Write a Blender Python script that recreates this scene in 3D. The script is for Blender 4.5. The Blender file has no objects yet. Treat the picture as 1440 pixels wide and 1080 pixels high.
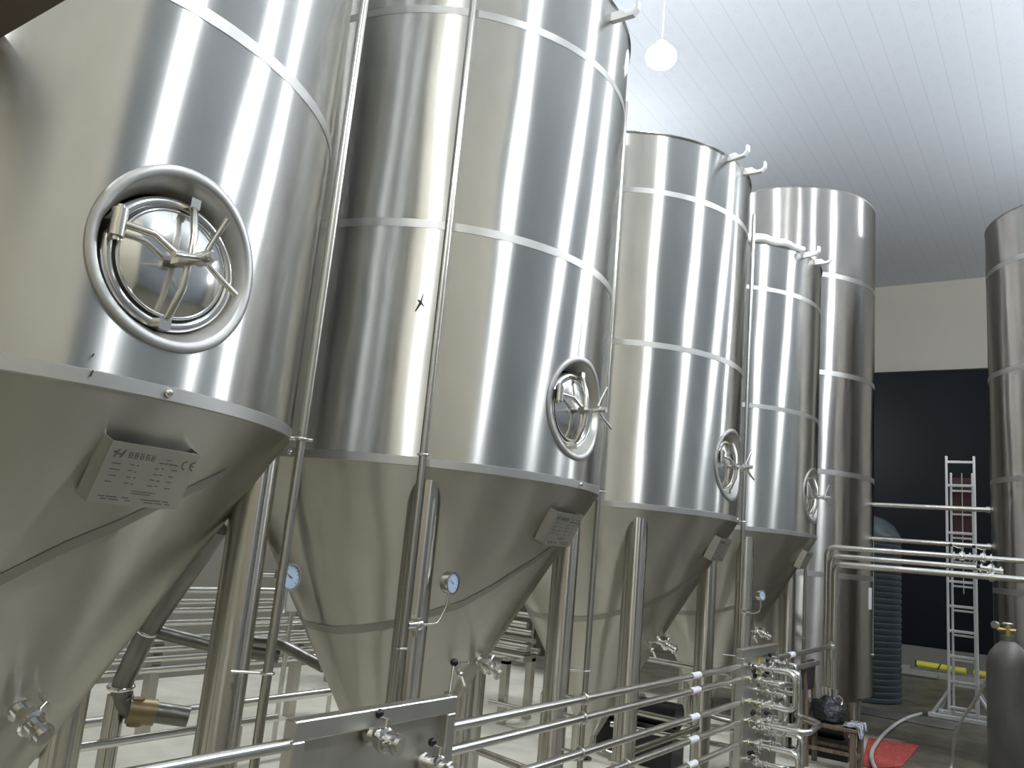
import bpy, math, random
from mathutils import Vector, Matrix
random.seed(7)
PI = math.pi
S = bpy.context.scene
COL = S.collection
H = 1.72                      # camera height above the floor

# ------------------------------------------------------------------ helpers
class MB:
    """collects shapes; build() links them as one mesh object"""
    def __init__(self): self.v=[]; self.f=[]; self.s=[]
    def add(self, verts, faces, smooth=False):
        n=len(self.v); self.v+= [tuple(p) for p in verts]
        for q in faces: self.f.append([i+n for i in q]); self.s.append(smooth)
        return self
    def box(self, c, size, rot=None):
        x,y,z=[k/2 for k in size]; c=Vector(c)
        P=[Vector((sx*x,sy*y,sz*z)) for sx in(-1,1) for sy in(-1,1) for sz in(-1,1)]
        if rot is not None: P=[rot@p for p in P]
        return self.add([p+c for p in P],[(0,1,3,2),(4,6,7,5),(0,4,5,1),(2,3,7,6),(0,2,6,4),(1,5,7,3)])
    def bbox(self, c, size, b=.006, rot=None):
        """box with chamfered vertical and horizontal edges"""
        x,y,z=[k/2 for k in size]; c=Vector(c); b=min(b,x*.8,y*.8,z*.8)
        def ring(zz,ins):
            X,Y=x-ins,y-ins; bb=b
            return [Vector(p) for p in((X,Y-bb,zz),(X-bb,Y,zz),(-X+bb,Y,zz),(-X,Y-bb,zz),(-X,-Y+bb,zz),(-X+bb,-Y,zz),(X-bb,-Y,zz),(X,-Y+bb,zz))]
        R=[ring(-z,b*.7),ring(-z+b,0),ring(z-b,0),ring(z,b*.7)]
        P=[p for r in R for p in r]
        if rot is not None: P=[rot@p for p in P]
        F=[tuple(range(7,-1,-1)),tuple(range(24,32))]
        for k in range(3):
            for i in range(8): j=(i+1)%8; F.append((k*8+i,k*8+j,k*8+8+j,k*8+8+i))
        return self.add([p+c for p in P],F)
    def lathe(self, prof, c=(0,0,0), n=32, axis=(0,0,1), closed=False):
        """prof: list of (r, h) along axis; sharp corners are split so they shade crisp"""
        c=Vector(c); a=Vector(axis).normalized(); q=Vector((0,0,1)).rotation_difference(a)
        def split(k):
            if k<=0 or k>=len(prof)-1: return False
            d0=Vector((prof[k][0]-prof[k-1][0],prof[k][1]-prof[k-1][1])); d1=Vector((prof[k+1][0]-prof[k][0],prof[k+1][1]-prof[k][1]))
            return d0.length>1e-9 and d1.length>1e-9 and d0.angle(d1)>.6
        rows=[[prof[0]]]
        for k in range(1,len(prof)):
            rows[-1].append(prof[k])
            if split(k): rows.append([prof[k]])
        for run in rows:
            if len(run)<2: continue
            V=[];F=[]
            for r,h in run:
                for i in range(n):
                    t=2*PI*i/n; V.append(c+q@Vector((r*math.cos(t),r*math.sin(t),h)))
            for k in range(len(run)-1):
                for i in range(n):
                    j=(i+1)%n; F.append((k*n+i,k*n+j,k*n+n+j,k*n+n+i))
            self.add(V,F,True)
        return self
    def cyl(self, a, b, r, n=16, r2=None):
        a=Vector(a); b=Vector(b); L=(b-a).length; r2=r if r2 is None else r2
        return self.lathe([(0,0),(r,0),(r2,L),(0,L)],a,n,b-a)
    def ball(self, c, r, n=14, sz=(1,1,1)):
        m=max(6,n//2); V=[];F=[]
        for k in range(m+1):
            p=PI*k/m
            for i in range(n):
                t=2*PI*i/n; V.append((c[0]+sz[0]*r*math.sin(p)*math.cos(t),c[1]+sz[1]*r*math.sin(p)*math.sin(t),c[2]-sz[2]*r*math.cos(p)))
        for k in range(m):
            for i in range(n): j=(i+1)%n; F.append((k*n+i,k*n+j,k*n+n+j,k*n+n+i))
        return self.add(V,F,True)
    def tube(self, pts, r, n=12, bend=0.0, caps=True, rr=None):
        """tube along a polyline; corners are rounded with radius bend"""
        P=[Vector(p) for p in pts]
        if bend>0 and len(P)>2:
            Q=[P[0]]
            for k in range(1,len(P)-1):
                d0=(P[k-1]-P[k]); d1=(P[k+1]-P[k]); b=min(bend,d0.length*.49,d1.length*.49)
                A=P[k]+d0.normalized()*b; B=P[k]+d1.normalized()*b
                for s in range(7):
                    t=s/6; Q.append(A*(1-t)**2+P[k]*2*t*(1-t)+B*t*t)
            Q.append(P[-1]); P=Q
        T=[]
        for k in range(len(P)):
            d=(P[min(k+1,len(P)-1)]-P[max(k-1,0)]); T.append(d.normalized())
        up=Vector((0,0,1)) if abs(T[0].z)<.9 else Vector((1,0,0))
        u=T[0].cross(up).normalized(); V=[];F=[]
        for k in range(len(P)):
            if k: 
                u=(u-T[k]*u.dot(T[k])).normalized()
            w=T[k].cross(u); rad=r if rr is None else rr[min(k,len(rr)-1)]
            for i in range(n):
                t=2*PI*i/n; V.append(P[k]+(u*math.cos(t)+w*math.sin(t))*rad)
        for k in range(len(P)-1):
            for i in range(n): j=(i+1)%n; F.append((k*n+i,k*n+j,k*n+n+j,k*n+n+i))
        self.add(V,F,True)
        if caps:
            self.add(V[:n],[tuple(range(n-1,-1,-1))]); self.add(V[-n:],[tuple(range(n))])
        return self
    def torus(self, c, R, r, axis=(0,0,1), n=36, m=10, sq=1.0):
        c=Vector(c); q=Vector((0,0,1)).rotation_difference(Vector(axis).normalized()); V=[];F=[]
        for i in range(n):
            t=2*PI*i/n
            for k in range(m):
                p=2*PI*k/m; rr=R+r*math.cos(p); V.append(c+q@Vector((rr*math.cos(t),rr*math.sin(t),r*sq*math.sin(p))))
        for i in range(n):
            for k in range(m): i2=(i+1)%n;k2=(k+1)%m; F.append((i*m+k,i2*m+k,i2*m+k2,i*m+k2))
        return self.add(V,F,True)
    def build(self, name, m, parent=None, label=None):
        me=bpy.data.meshes.new(name); me.from_pydata(self.v,[],self.f); me.update()
        me.polygons.foreach_set('use_smooth',self.s); me.materials.append(m)
        import bmesh
        bm=bmesh.new(); bm.from_mesh(me); bmesh.ops.recalc_face_normals(bm,faces=bm.faces); bm.to_mesh(me); bm.free()
        o=bpy.data.objects.new(name,me); COL.objects.link(o); o.parent=parent
        if label: o['label']=label
        return o

def tag(o,label,cat,group=None):
    o['label']=label; o['category']=cat
    if group: o['group']=group
    return o
def thing(name,label,cat,loc=(0,0,0),rz=0,group=None):
    o=bpy.data.objects.new(name,None); COL.objects.link(o); o.location=loc; o.rotation_euler=(0,0,rz); o.empty_display_size=.1
    return tag(o,label,cat,group)
def struct(name,mb,m):
    o=mb.build(name,m); o['kind']='structure'; return o
def copy_tree(o,parent=None):
    c=o.copy(); COL.objects.link(c)
    if parent: c.parent=parent
    for ch in list(o.children): copy_tree(ch,c)
    return c

# ------------------------------------------------------------------ materials
def mat(name,color,rough=.5,metal=0.,spec=.5):
    m=bpy.data.materials.new(name); m.use_nodes=True; b=m.node_tree.nodes['Principled BSDF']
    b.inputs['Base Color'].default_value=(*color,1); b.inputs['Roughness'].default_value=rough; b.inputs['Metallic'].default_value=metal
    b.inputs['Specular IOR Level'].default_value=spec
    return m
def nodes(m): 
    t=m.node_tree; return t.nodes,t.links,t.nodes['Principled BSDF']
def noise(m,scale,detail=3,vec=None,rough=.5):
    N,L,_=nodes(m); n=N.new('ShaderNodeTexNoise'); n.inputs['Scale'].default_value=scale; n.inputs['Detail'].default_value=detail; n.inputs['Roughness'].default_value=rough
    tc=N.new('ShaderNodeTexCoord'); mp=N.new('ShaderNodeMapping'); L.new(tc.outputs['Object'],mp.inputs['Vector'])
    if vec: mp.inputs['Scale'].default_value=vec
    L.new(mp.outputs['Vector'],n.inputs['Vector']); return n
def ramp(m,src,stops,out=None):
    N,L,_=nodes(m); r=N.new('ShaderNodeValToRGB'); e=r.color_ramp.elements
    while len(e)<len(stops): e.new(.5)
    for k,(p,c) in enumerate(stops): e[k].position=p; e[k].color=(*c,1) if len(c)==3 else c
    L.new(src,r.inputs['Fac'])
    if out is not None: L.new(r.outputs['Color'],out)
    return r
def bump(m,src,strength,dist):
    N,L,b=nodes(m); k=N.new('ShaderNodeBump'); k.inputs['Strength'].default_value=strength; k.inputs['Distance'].default_value=dist
    L.new(src,k.inputs['Height']); L.new(k.outputs['Normal'],b.inputs['Normal']); return k
def brushed(name,color,rough,aniso,wave=.0,wscale=(2.2,2.2,.7),wsize=1.0,mottle=.06):
    """steel: isotropic Principled metal, or (aniso>0) circumferentially brushed metal that smears reflections upright"""
    m=mat(name,color,rough,1.0); N,L,b=nodes(m); out=b.inputs['Base Color']; nrm=b.inputs['Normal']
    if aniso>0:
        g=N.new('ShaderNodeBsdfAnisotropic'); g.distribution='MULTI_GGX'; g.inputs['Roughness'].default_value=rough; g.inputs['Anisotropy'].default_value=aniso; g.inputs['Rotation'].default_value=ROT
        t=N.new('ShaderNodeTangent'); t.direction_type='RADIAL'; t.axis='Z'; L.new(t.outputs['Tangent'],g.inputs['Tangent'])
        L.new(g.outputs[0],N['Material Output'].inputs['Surface']); out=g.inputs['Color']; nrm=g.inputs['Normal']
    if wave>0:
        n=noise(m,wsize,1,wscale); k=bump(m,n.outputs['Fac'],1.0,wave); L.new(k.outputs['Normal'],nrm)
    n2=noise(m,7,5,(1,1,.5)); c=color
    ramp(m,n2.outputs['Fac'],[(.3,tuple(k*(1-mottle) for k in c)),(.7,tuple(min(1,k*(1+mottle*.5)) for k in c))],out)
    return m
ROT=0.0
STEEL=(.66,.65,.615)
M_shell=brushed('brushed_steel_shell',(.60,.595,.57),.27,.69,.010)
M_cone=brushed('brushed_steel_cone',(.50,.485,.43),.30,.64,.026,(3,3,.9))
M_band=brushed('satin_weld_band',(.45,.445,.43),.46,.10)
M_slant=brushed('dull_slant_band',(.36,.35,.31),.5,0)
M_tall=brushed('brushed_steel_tall',(.50,.48,.455),.27,.69,.012)
M_riser=brushed('riser_steel',(.50,.49,.455),.27,0)
M_leg=brushed('steel_leg',(.52,.50,.45),.24,.65,.004,(6,6,.4))
M_pipe=brushed('steel_pipe',(.68,.67,.63),.24,0)
M_bright=brushed('polished_steel',(.78,.775,.75),.14,0)
M_sat=brushed('satin_steel',(.62,.61,.58),.36,0)
M_plain=brushed('dull_steel_panel',(.55,.54,.49),.45,0,mottle=.12)
M_dark=mat('dark_rubber',(.012,.012,.013),.35)
M_knob=mat('black_knob',(.010,.010,.012),.22)
M_ins=brushed('dark_clad_pipe',(.20,.197,.18),.38,0,.01,(4,4,4),2.0,.25)
M_white=mat('white_plastic',(.80,.81,.80),.4)
M_label=mat('white_label',(.78,.79,.82),.5)
M_yellow=mat('yellow_label',(.62,.50,.04),.5)
M_ink=mat('black_ink',(.03,.03,.03),.6)
M_etch=mat('etched_lettering',(.10,.10,.09),.6)
M_dial=mat('gauge_dial',(.42,.52,.66),.15)
M_rust=mat('brown_steel',(.10,.075,.055),.6)
M_wood=mat('worn_wood',(.16,.115,.08),.6); ramp(M_wood,noise(M_wood,3,6,(14,14,1)).outputs['Fac'],[(.3,(.07,.05,.035)),(.7,(.22,.165,.12))],nodes(M_wood)[2].inputs['Base Color'])
M_alu=mat('aluminium_ladder',(.66,.67,.67),.45,.3)
M_cyl=mat('grey_cylinder_paint',(.105,.10,.092),.5); ramp(M_cyl,noise(M_cyl,9,6,(1,1,.4)).outputs['Fac'],[(.35,(.045,.043,.039)),(.7,(.085,.08,.07))],nodes(M_cyl)[2].inputs['Base Color'])
M_brass=mat('brass',(.62,.47,.20),.3,1.)
M_tarn=mat('tarnished_brass',(.26,.20,.11),.45,.6)
M_silo=mat('dark_blue_plastic',(.035,.05,.058),.45)
M_bag=mat('black_bag',(.010,.013,.015),.38); bump(M_bag,noise(M_bag,22,3).outputs['Fac'],.8,.03)
M_cloth=mat('dirty_cloth',(.42,.43,.45),.9); ramp(M_cloth,noise(M_cloth,16,4).outputs['Fac'],[(.4,(.06,.065,.07)),(.62,(.50,.52,.56))],nodes(M_cloth)[2].inputs['Base Color'])
M_red=mat('red_mat',(.38,.06,.045),.75); ramp(M_red,noise(M_red,5,4,(9,1,1)).outputs['Fac'],[(.35,(.30,.045,.035)),(.7,(.46,.085,.065))],nodes(M_red)[2].inputs['Base Color'])
M_hose=mat('grey_hose',(.50,.50,.47),.4)
M_yel=mat('yellow_hose',(.60,.56,.06),.5)
M_board=mat('grey_board',(.30,.29,.26),.7)
M_maroon=mat('maroon_sheet',(.07,.022,.024),.6)

# setting materials
M_wall=mat('pale_wall',(.47,.435,.355),.75); bump(M_wall,noise(M_wall,30,4).outputs['Fac'],.08,.01)
M_wallb=mat('drab_back_wall',(.21,.20,.17),.75)
M_walld=mat('grey_wall',(.19,.21,.23),.7)
M_endwall=mat('beige_panel_wall',(.36,.34,.29),.7)
M_plinth=mat('grey_plinth',(.16,.155,.14),.8)
M_door=mat('dark_blue_door',(.006,.008,.012),.35,0,.12); bump(M_door,noise(M_door,1.2,2).outputs['Fac'],.3,.02)
M_lens=bpy.data.materials.new('lamp_lens'); M_lens.use_nodes=True
_n=M_lens.node_tree.nodes; _n.clear(); _e=_n.new('ShaderNodeEmission'); _o=_n.new('ShaderNodeOutputMaterial'); M_lens.node_tree.links.new(_e.outputs[0],_o.inputs[0])
_e.inputs['Color'].default_value=(.90,.95,1.0,1); _e.inputs['Strength'].default_value=600

def floor_mat():
    m=mat('epoxy_floor',(.5,.48,.4),.45); N,L,b=nodes(m)
    tc=N.new('ShaderNodeTexCoord'); sp=N.new('ShaderNodeSeparateXYZ'); L.new(tc.outputs['Object'],sp.inputs[0])
    n=noise(m,1.1,5); n2=noise(m,5,6)
    # dark olive-brown on the aisle side, cream epoxy under the tanks
    ad=N.new('ShaderNodeMath'); ad.operation='MULTIPLY_ADD'; L.new(n.outputs['Fac'],ad.inputs[0]); ad.inputs[1].default_value=.5; L.new(sp.outputs['X'],ad.inputs[2])
    mr=N.new('ShaderNodeMapRange'); mr.inputs['From Min'].default_value=-1.75; mr.inputs['From Max'].default_value=-1.35; L.new(ad.outputs[0],mr.inputs['Value'])
    c1=ramp(m,n2.outputs['Fac'],[(.3,(.66,.635,.54)),(.7,(.79,.76,.655))])
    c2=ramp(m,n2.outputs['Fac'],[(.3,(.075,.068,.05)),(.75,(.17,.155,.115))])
    mx=N.new('ShaderNodeMix'); mx.data_type='RGBA'; my=N.new('ShaderNodeMapRange'); my.inputs['From Min'].default_value=10.3; my.inputs['From Max'].default_value=10.9  # far end of the floor takes the dark colour too, painting in its shade
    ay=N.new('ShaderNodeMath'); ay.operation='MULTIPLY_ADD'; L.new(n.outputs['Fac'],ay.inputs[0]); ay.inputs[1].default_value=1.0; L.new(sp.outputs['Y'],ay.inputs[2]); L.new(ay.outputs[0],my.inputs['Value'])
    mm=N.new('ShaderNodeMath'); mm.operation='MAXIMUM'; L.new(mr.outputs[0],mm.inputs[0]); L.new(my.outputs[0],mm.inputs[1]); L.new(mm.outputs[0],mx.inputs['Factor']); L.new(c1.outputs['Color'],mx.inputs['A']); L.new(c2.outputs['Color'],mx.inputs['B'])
    L.new(mx.outputs['Result'],b.inputs['Base Color'])
    r=ramp(m,n.outputs['Fac'],[(.4,(.28,)*3),(.65,(.5,)*3)],b.inputs['Roughness'])
    return m
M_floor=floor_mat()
def ceiling_mat():
    m=mat('patterned_ceiling',(.7,.7,.7),.6,0,.25); N,L,b=nodes(m)
    tc=N.new('ShaderNodeTexCoord'); sp=N.new('ShaderNodeSeparateXYZ'); L.new(tc.outputs['Object'],sp.inputs[0])
    def mth(op,a,bv=None,cv=None):
        k=N.new('ShaderNodeMath'); k.operation=op
        for i,x in enumerate((a,bv,cv)):
            if x is None: continue
            if isinstance(x,(int,float)): k.inputs[i].default_value=x
            else: L.new(x,k.inputs[i])
        return k.outputs[0]
    # panels .25 m wide running down the hall, one small diamond repeated along each
    fx=mth('ABSOLUTE',mth('SUBTRACT',mth('FRACT',mth('MULTIPLY',sp.outputs['X'],3.6)),.5))
    fy=mth('ABSOLUTE',mth('SUBTRACT',mth('FRACT',mth('MULTIPLY',sp.outputs['Y'],2.6)),.5))
    dia=mth('ADD',mth('MULTIPLY',fx,1.0),mth('MULTIPLY',fy,1.0))
    ring=mth('MULTIPLY',mth('GREATER_THAN',dia,.16),mth('LESS_THAN',dia,.21))
    ring=mth('ADD',ring,mth('LESS_THAN',dia,.05))
    seam=mth('GREATER_THAN',fx,.484)
    fac=mth('MINIMUM',mth('ADD',mth('MULTIPLY',ring,.45),seam),1.0)
    mx=N.new('ShaderNodeMix'); mx.data_type='RGBA'; L.new(fac,mx.inputs['Factor']); mx.inputs['A'].default_value=(.47,.49,.52,1); mx.inputs['B'].default_value=(.39,.405,.44,1)
    L.new(mx.outputs['Result'],b.inputs['Base Color']); return m
M_ceil=ceiling_mat()

# ------------------------------------------------------------------ setting
CZ=H+6.07
XL,XR,YB,YE=-8.0,7.0,-2.6,18.0
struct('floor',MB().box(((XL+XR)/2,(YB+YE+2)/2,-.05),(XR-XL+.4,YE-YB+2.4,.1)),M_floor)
struct('ceiling',MB().box(((XL+XR)/2,(YB+YE)/2,CZ+.05),(XR-XL+.4,YE-YB+.4,.1)),M_ceil)
struct('wall_left',MB().box((XL-.1,(YB+YE)/2,CZ/2),(.2,YE-YB+.4,CZ)),M_wallb)
struct('wall_near',MB().box(((XL+XR)/2,YB-.1,CZ/2),(XR-XL+.4,.2,CZ)),M_wall)
struct('wall_right',MB().box((XR+.1,(YB+YE)/2,CZ/2),(.2,YE-YB+.4,CZ)),M_walld)
wr=MB(); wr.box((3.2,(YB+1.0)/2,CZ/2),(.2,1.0-YB,CZ)); struct('wall_aisle',wr,M_wall)
DT=H+4.2
e=MB(); e.box(((XL+XR)/2,YE+.1,(DT+CZ)/2),(XR-XL+.4,.2,CZ-DT)); e.box((-6.2,YE+.1,DT/2),(3.8,.2,DT)); e.box((4.0,YE+.1,DT/2),(6.2,.2,DT))
struct('wall_far',e,M_endwall)
d=MB(); d.box((-1.7,YE+.16,(DT+.48)/2),(5.3,.06,DT-.48))
struct('door_1',d,M_door)
struct('trim_1',MB().box((-1.7,YE+.12,.24),(5.2,.2,.48)),M_plinth)
struct('trim_2',MB().box((-1.7,YE-.28,.05),(5.2,.55,.10)),M_board)

# ------------------------------------------------------------------ ceiling lamps
LD=CZ-(H+4.05)      # drop of the pendant lamps
def lamp(x,y,label,first=[None]):
    if first[0] is None:
        t=thing('ceiling_lamp',label,'lamp',(x,y,CZ),0,'pendant globe lamps')
        MB().lathe([(0,0),(.07,0),(.06,-.04),(.0035,-.06),(.0035,-LD+.13),(.05,-LD+.12),(.06,-LD+.085),(0,-LD+.085)],n=24).build('lamp_pendant',M_white,t)
        MB().ball((0,0,-LD),.125,28,(1,1,.78)).build('lamp_globe',M_lens,t)
        first[0]=t; return t
    t=copy_tree(first[0]); t.location=(x,y,CZ); t['label']=label; return t
lamp(-2.70,5.55,'glaring white globe lamp hanging from the ceiling above the second tank')
for x,y in ((.2,-1.7),(1.5,2.4),(1.6,5.75),(1.4,8.6),(1.5,11.8),(-5.9,4.6),(-5.6,9.5),(4.5,14.0)):  # aisle row follows the tank streaks; near, back and far-right lamps are added fill
    lamp(x,y,'unseen white globe lamp, of a set partly placed from tank streaks, partly added fill')

# ------------------------------------------------------------------ conical tanks
XC=-3.028; YS=[1.239,3.493,5.721,7.978]; R=1.0
ZR=H+.296; ZA=H-1.427; ZT=H+2.975; KC=R/(ZR-ZA)
def pol(ph,r,z): a=math.radians(ph); return Vector((r*math.cos(a),r*math.sin(a),z))
MZ=H+.69; MR=.235       # manway centre height and hole radius
def shell_mesh():
    mb=MB(); NP=144; zs=[ZR]+[ZR+.02]
    z0,z1=MZ-.36,MZ+.36; 
    zrows=[ZR,z0]+[z0+(z1-z0)*k/12 for k in range(1,13)]+[z1+.4,z1+.8,ZR+1.124,z1+1.4,z1+1.8,ZT]
    zrows=sorted(set(round(z,4) for z in zrows))
    V=[];
    for z in zrows:
        for i in range(NP): V.append(pol(i*360/NP,R,z))
    F=[]; k0=zrows.index(round(z0,4)); k1=zrows.index(round(z1,4)); ih=9   # window +-9 cells = 22.5 deg
    for k in range(len(zrows)-1):
        for i in range(NP):
            ii=i if i<NP/2 else i-NP
            if k0<=k<k1 and -ih<=ii<ih: continue
            j=(i+1)%NP; F.append((k*NP+i,k*NP+j,(k+1)*NP+j,(k+1)*NP+i))
    # boundary loop of the window, counter-clockwise seen from outside
    loop=[(i,k0) for i in range(-ih,ih)]+[(ih,k) for k in range(k0,k1)]+[(i,k1) for i in range(ih,-ih,-1)]+[(-ih,k) for k in range(k1,k0,-1)]
    n=len(loop); base=len(V); st=6
    for s in range(1,st+1):
        for (i,k) in loop:
            u0=math.radians(i*360/NP)*R; v0=zrows[k]-MZ; a=math.atan2(v0,u0); f=s/st
            u=u0*(1-f)+MR*math.cos(a)*f; v=v0*(1-f)+MR*math.sin(a)*f
            V.append(Vector((R*math.cos(u/R),R*math.sin(u/R),MZ+v)))
    idx=lambda s,q: (loop[q%n][1]*NP+loop[q%n][0]%NP) if s==0 else base+(s-1)*n+q%n
    for s in range(st):
        for q in range(n): F.append((idx(s,q),idx(s,q+1),idx(s+1,q+1),idx(s+1,q)))
    mb.add(V,F,True)
    # shallow domed lid on top
    mb.lathe([(R,ZT),(R+.012,ZT+.012),(R,ZT+.024),(.7,ZT+.10),(.3,ZT+.15),(0,ZT+.16)],n=96)
    return mb
def onsurf(u,v,off=0.):   # a point of the manway in tank space, u along the shell, v up
    return Vector(((R+off)*math.cos(u/R),(R+off)*math.sin(u/R),MZ+v))
def manway(t):
    fl=MB(); n=72; prof=[(.262,-.002,1),(.261,.006,1),(.259,.008,1),(.236,.007,1),(.230,.002,1)]
    V=[];F=[]
    for r,off,_ in prof:
        for i in range(n): a=2*PI*i/n; V.append(onsurf(r*math.cos(a),r*math.sin(a),off))
    for k in range(len(prof)-1):
        for i in range(n): j=(i+1)%n; F.append((k*n+i,k*n+j,k*n+n+j,k*n+n+i))
    fl.add(V,F,True); f=fl.build('manway',M_band,t)
    # recess cone from the lip in to the neck
    rc=MB(); V=[];F=[]
    xs=.915
    for i in range(n): a=2*PI*i/n; V.append(onsurf(.2305*math.cos(a),.2305*math.sin(a),.003))
    for i in range(n): a=2*PI*i/n; V.append(Vector((xs,.204*math.cos(a),MZ+.190*math.sin(a))))
    for i in range(n): j=(i+1)%n; F.append((i,j,n+j,n+i))
    rc.add(V,F,True); rc.build('recess_wall',M_sat,f)
    def ell(x,ry,rz): return [Vector((x,ry*math.cos(2*PI*i/n),MZ-.01+rz*math.sin(2*PI*i/n))) for i in range(n)]
    def loft(mb,rings):
        V=[p for r in rings for p in r]; F=[]
        for k in range(len(rings)-1):
            for i in range(n): j=(i+1)%n; F.append((k*n+i,k*n+j,k*n+n+j,k*n+n+i))
        mb.add(V,F,True)
    nk=MB(); loft(nk,[ell(xs-.01,.206,.194),ell(xs+.0,.206,.194)]); loft(nk,[ell(xs,.206,.194),ell(xs+.035,.203,.19)]); loft(nk,[ell(xs+.035,.203,.19),ell(xs+.045,.198,.185),ell(xs+.045,.180,.168),ell(xs+.038,.174,.162)])
    nk.build('neck_ring',M_bright,f)
    g=MB(); loft(g,[ell(xs+.040,.175,.163),ell(xs+.043,.171,.159),ell(xs+.040,.166,.154)]); g.build('gasket',M_dark,f)
    ld=MB(); loft(ld,[ell(xs+.030,.170,.158),ell(xs+.046,.168,.156),ell(xs+.050,.164,.152),ell(xs+.046,.158,.147)]); loft(ld,[ell(xs+.046,.158,.147),ell(xs+.058,.13,.12),ell(xs+.068,.09,.083),ell(xs+.074,.045,.042),ell(xs+.076,.002,.002)])
    ld.build('lid',M_bright,f)
    c=(xs+.13,0,MZ-.01)
    y=MB()
    y.tube([(xs+.045,.012,MZ+.172),(xs+.085,.01,MZ+.15),(xs+.115,.004,MZ+.07),(xs+.12,0,MZ-.01),(xs+.115,-.004,MZ-.09),(xs+.085,-.01,MZ-.165),(xs+.045,-.012,MZ-.195)],.011,10)
    y.box((xs+.06,-.014,MZ-.19),(.045,.034,.03)); y.box((xs+.06,.014,MZ+.172),(.045,.03,.03))
    y.build('yoke_bar',M_pipe,f)
    hg=MB(); hg.cyl((xs+.075,-.19,MZ+.0),(xs+.075,-.19,MZ+.075),.021,16); hg.cyl((xs+.075,-.19,MZ-.012),(xs+.075,-.19,MZ+.086),.011,12); hg.box((xs+.05,-.19,MZ+.035),(.06,.03,.04)); hg.build('hinge',M_pipe,f)
    ar=MB(); ar.tube([(xs+.075,-.17,MZ+.04),(xs+.10,-.10,MZ+.035),(xs+.115,-.03,MZ-.005)],.0105,10); ar.box((xs+.115,-.02,MZ-.01),(.035,.04,.036)); ar.build('hinge_arm',M_pipe,f)
    sp=MB(); sp.cyl((xs+.07,0,MZ-.01),(xs+.235,0,MZ-.01),.013,14); sp.cyl((xs+.165,0,MZ-.01),(xs+.205,0,MZ-.01),.021,16); sp.build('screw_spindle',M_pipe,f)
    for a,l in ((75,.125),(-38,.125),(195,.11)):
        a=math.radians(a); hb=MB()
        hb.tube([(xs+.185,.015*math.cos(a),MZ-.01+.015*math.sin(a)),(xs+.195,l*.5*math.cos(a),MZ-.01+l*.5*math.sin(a)),(xs+.215,l*math.cos(a),MZ-.01+l*math.sin(a))],.0085,10)
        hb.build('handwheel_spoke',M_bright,f)
    return f
def cone_pt(ph,z,off=0.):   # point on the cone surface
    r=(z-ZA)*KC; nl=Vector((math.cos(math.radians(ph)),math.sin(math.radians(ph)),-KC)).normalized()
    return pol(ph,r,z)+nl*off
def name_plate(t):
    ph=3.0; zt,zb=H+.185,H+.035; hw=.138
    o=cone_pt(ph,(zt+zb)/2,.045); nl=Vector((math.cos(math.radians(ph)),math.sin(math.radians(ph)),-KC*.75)).normalized()
    ux=Vector((-math.sin(math.radians(ph)),math.cos(math.radians(ph)),0)); uz=nl.cross(ux); uz=uz if uz.z>0 else -uz
    hh=.088
    P=lambda a,b,n=0.: o+ux*a+uz*b+nl*n
    mb=MB(); rot=Matrix((ux,uz,nl)).transposed()
    mb.box(o,(2*hw,2*hh,.004),rot)
    # folded returns back to the cone on both sides and below; open at the top
    for s in(-1,1):
        mb.box(P(s*(hw-.002),0,-.027),(.004,2*hh,.055),rot)
    mb.box(P(0,-hh+.002,-.027),(2*hw,.004,.055),rot)
    pl=mb.build('name_plate',M_plain,t)
    tx=MB()
    def ln(a,b,w,h): tx.box(P(a,b,.0024),(w,h,.0012),rot)
    # maker's mark: two slanted strokes joined by a bar, then a run of block characters
    for a in(-.115,-.097): 
        tx.add([P(a-.006,.045,.003),P(a,.045,.003),P(a+.009,.069,.003),P(a+.003,.069,.003)],[(0,1,2,3)])
    ln(-.104,.056,.022,.004); ln(-.118,.060,.010,.006)
    for k in range(5):
        a=-.072+k*.017
        ln(a,.064,.011,.0022); ln(a,.057,.012,.0020); ln(a,.049,.010,.0020); ln(a-.003,.057,.002,.016); ln(a+.004,.055,.002,.012)
    for k,w in enumerate((.013,.010,.016,.012)): ln(.026+k*.016,.046,w,.004)
    ln(.046,.058,.016,.003)
    # CE mark
    def arc(cx,cy,r,w,a0,a1):
        V=[];F=[];m=14
        for i in range(m+1):
            a=math.radians(a0+(a1-a0)*i/m); V+= [P(cx+(r-w)*math.cos(a),cy+(r-w)*math.sin(a),.003),P(cx+r*math.cos(a),cy+r*math.sin(a),.003)]
        for i in range(m): F.append((2*i,2*i+1,2*i+3,2*i+2))
        tx.add(V,F)
    arc(.104,.050,.0145,.004,90,270); arc(.131,.050,.0145,.004,90,270); ln(.1235,.050,.011,.0036)
    for r,b in enumerate((.030,.012,-.006,-.024)):
        for a,w in ((-.100,.026),(-.052,.014),(-.036,.008),(.020,.016),(.038,.010),(.076,.018)):
            ln(a+random.uniform(-.004,.004),b+random.uniform(-.002,.002),w*random.uniform(.7,1.1),.0034)
    ln(.012,-.044,.075,.003); ln(.006,-.051,.06,.003)
    for a,w in ((-.105,.02),(-.075,.032),(-.035,.02),(.03,.034),(.06,.03),(.09,.02)): ln(a,-.066,w,.0034); ln(a+.01,-.074,w*.8,.003)
    tx.build('plate_lettering',M_etch,pl)
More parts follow.
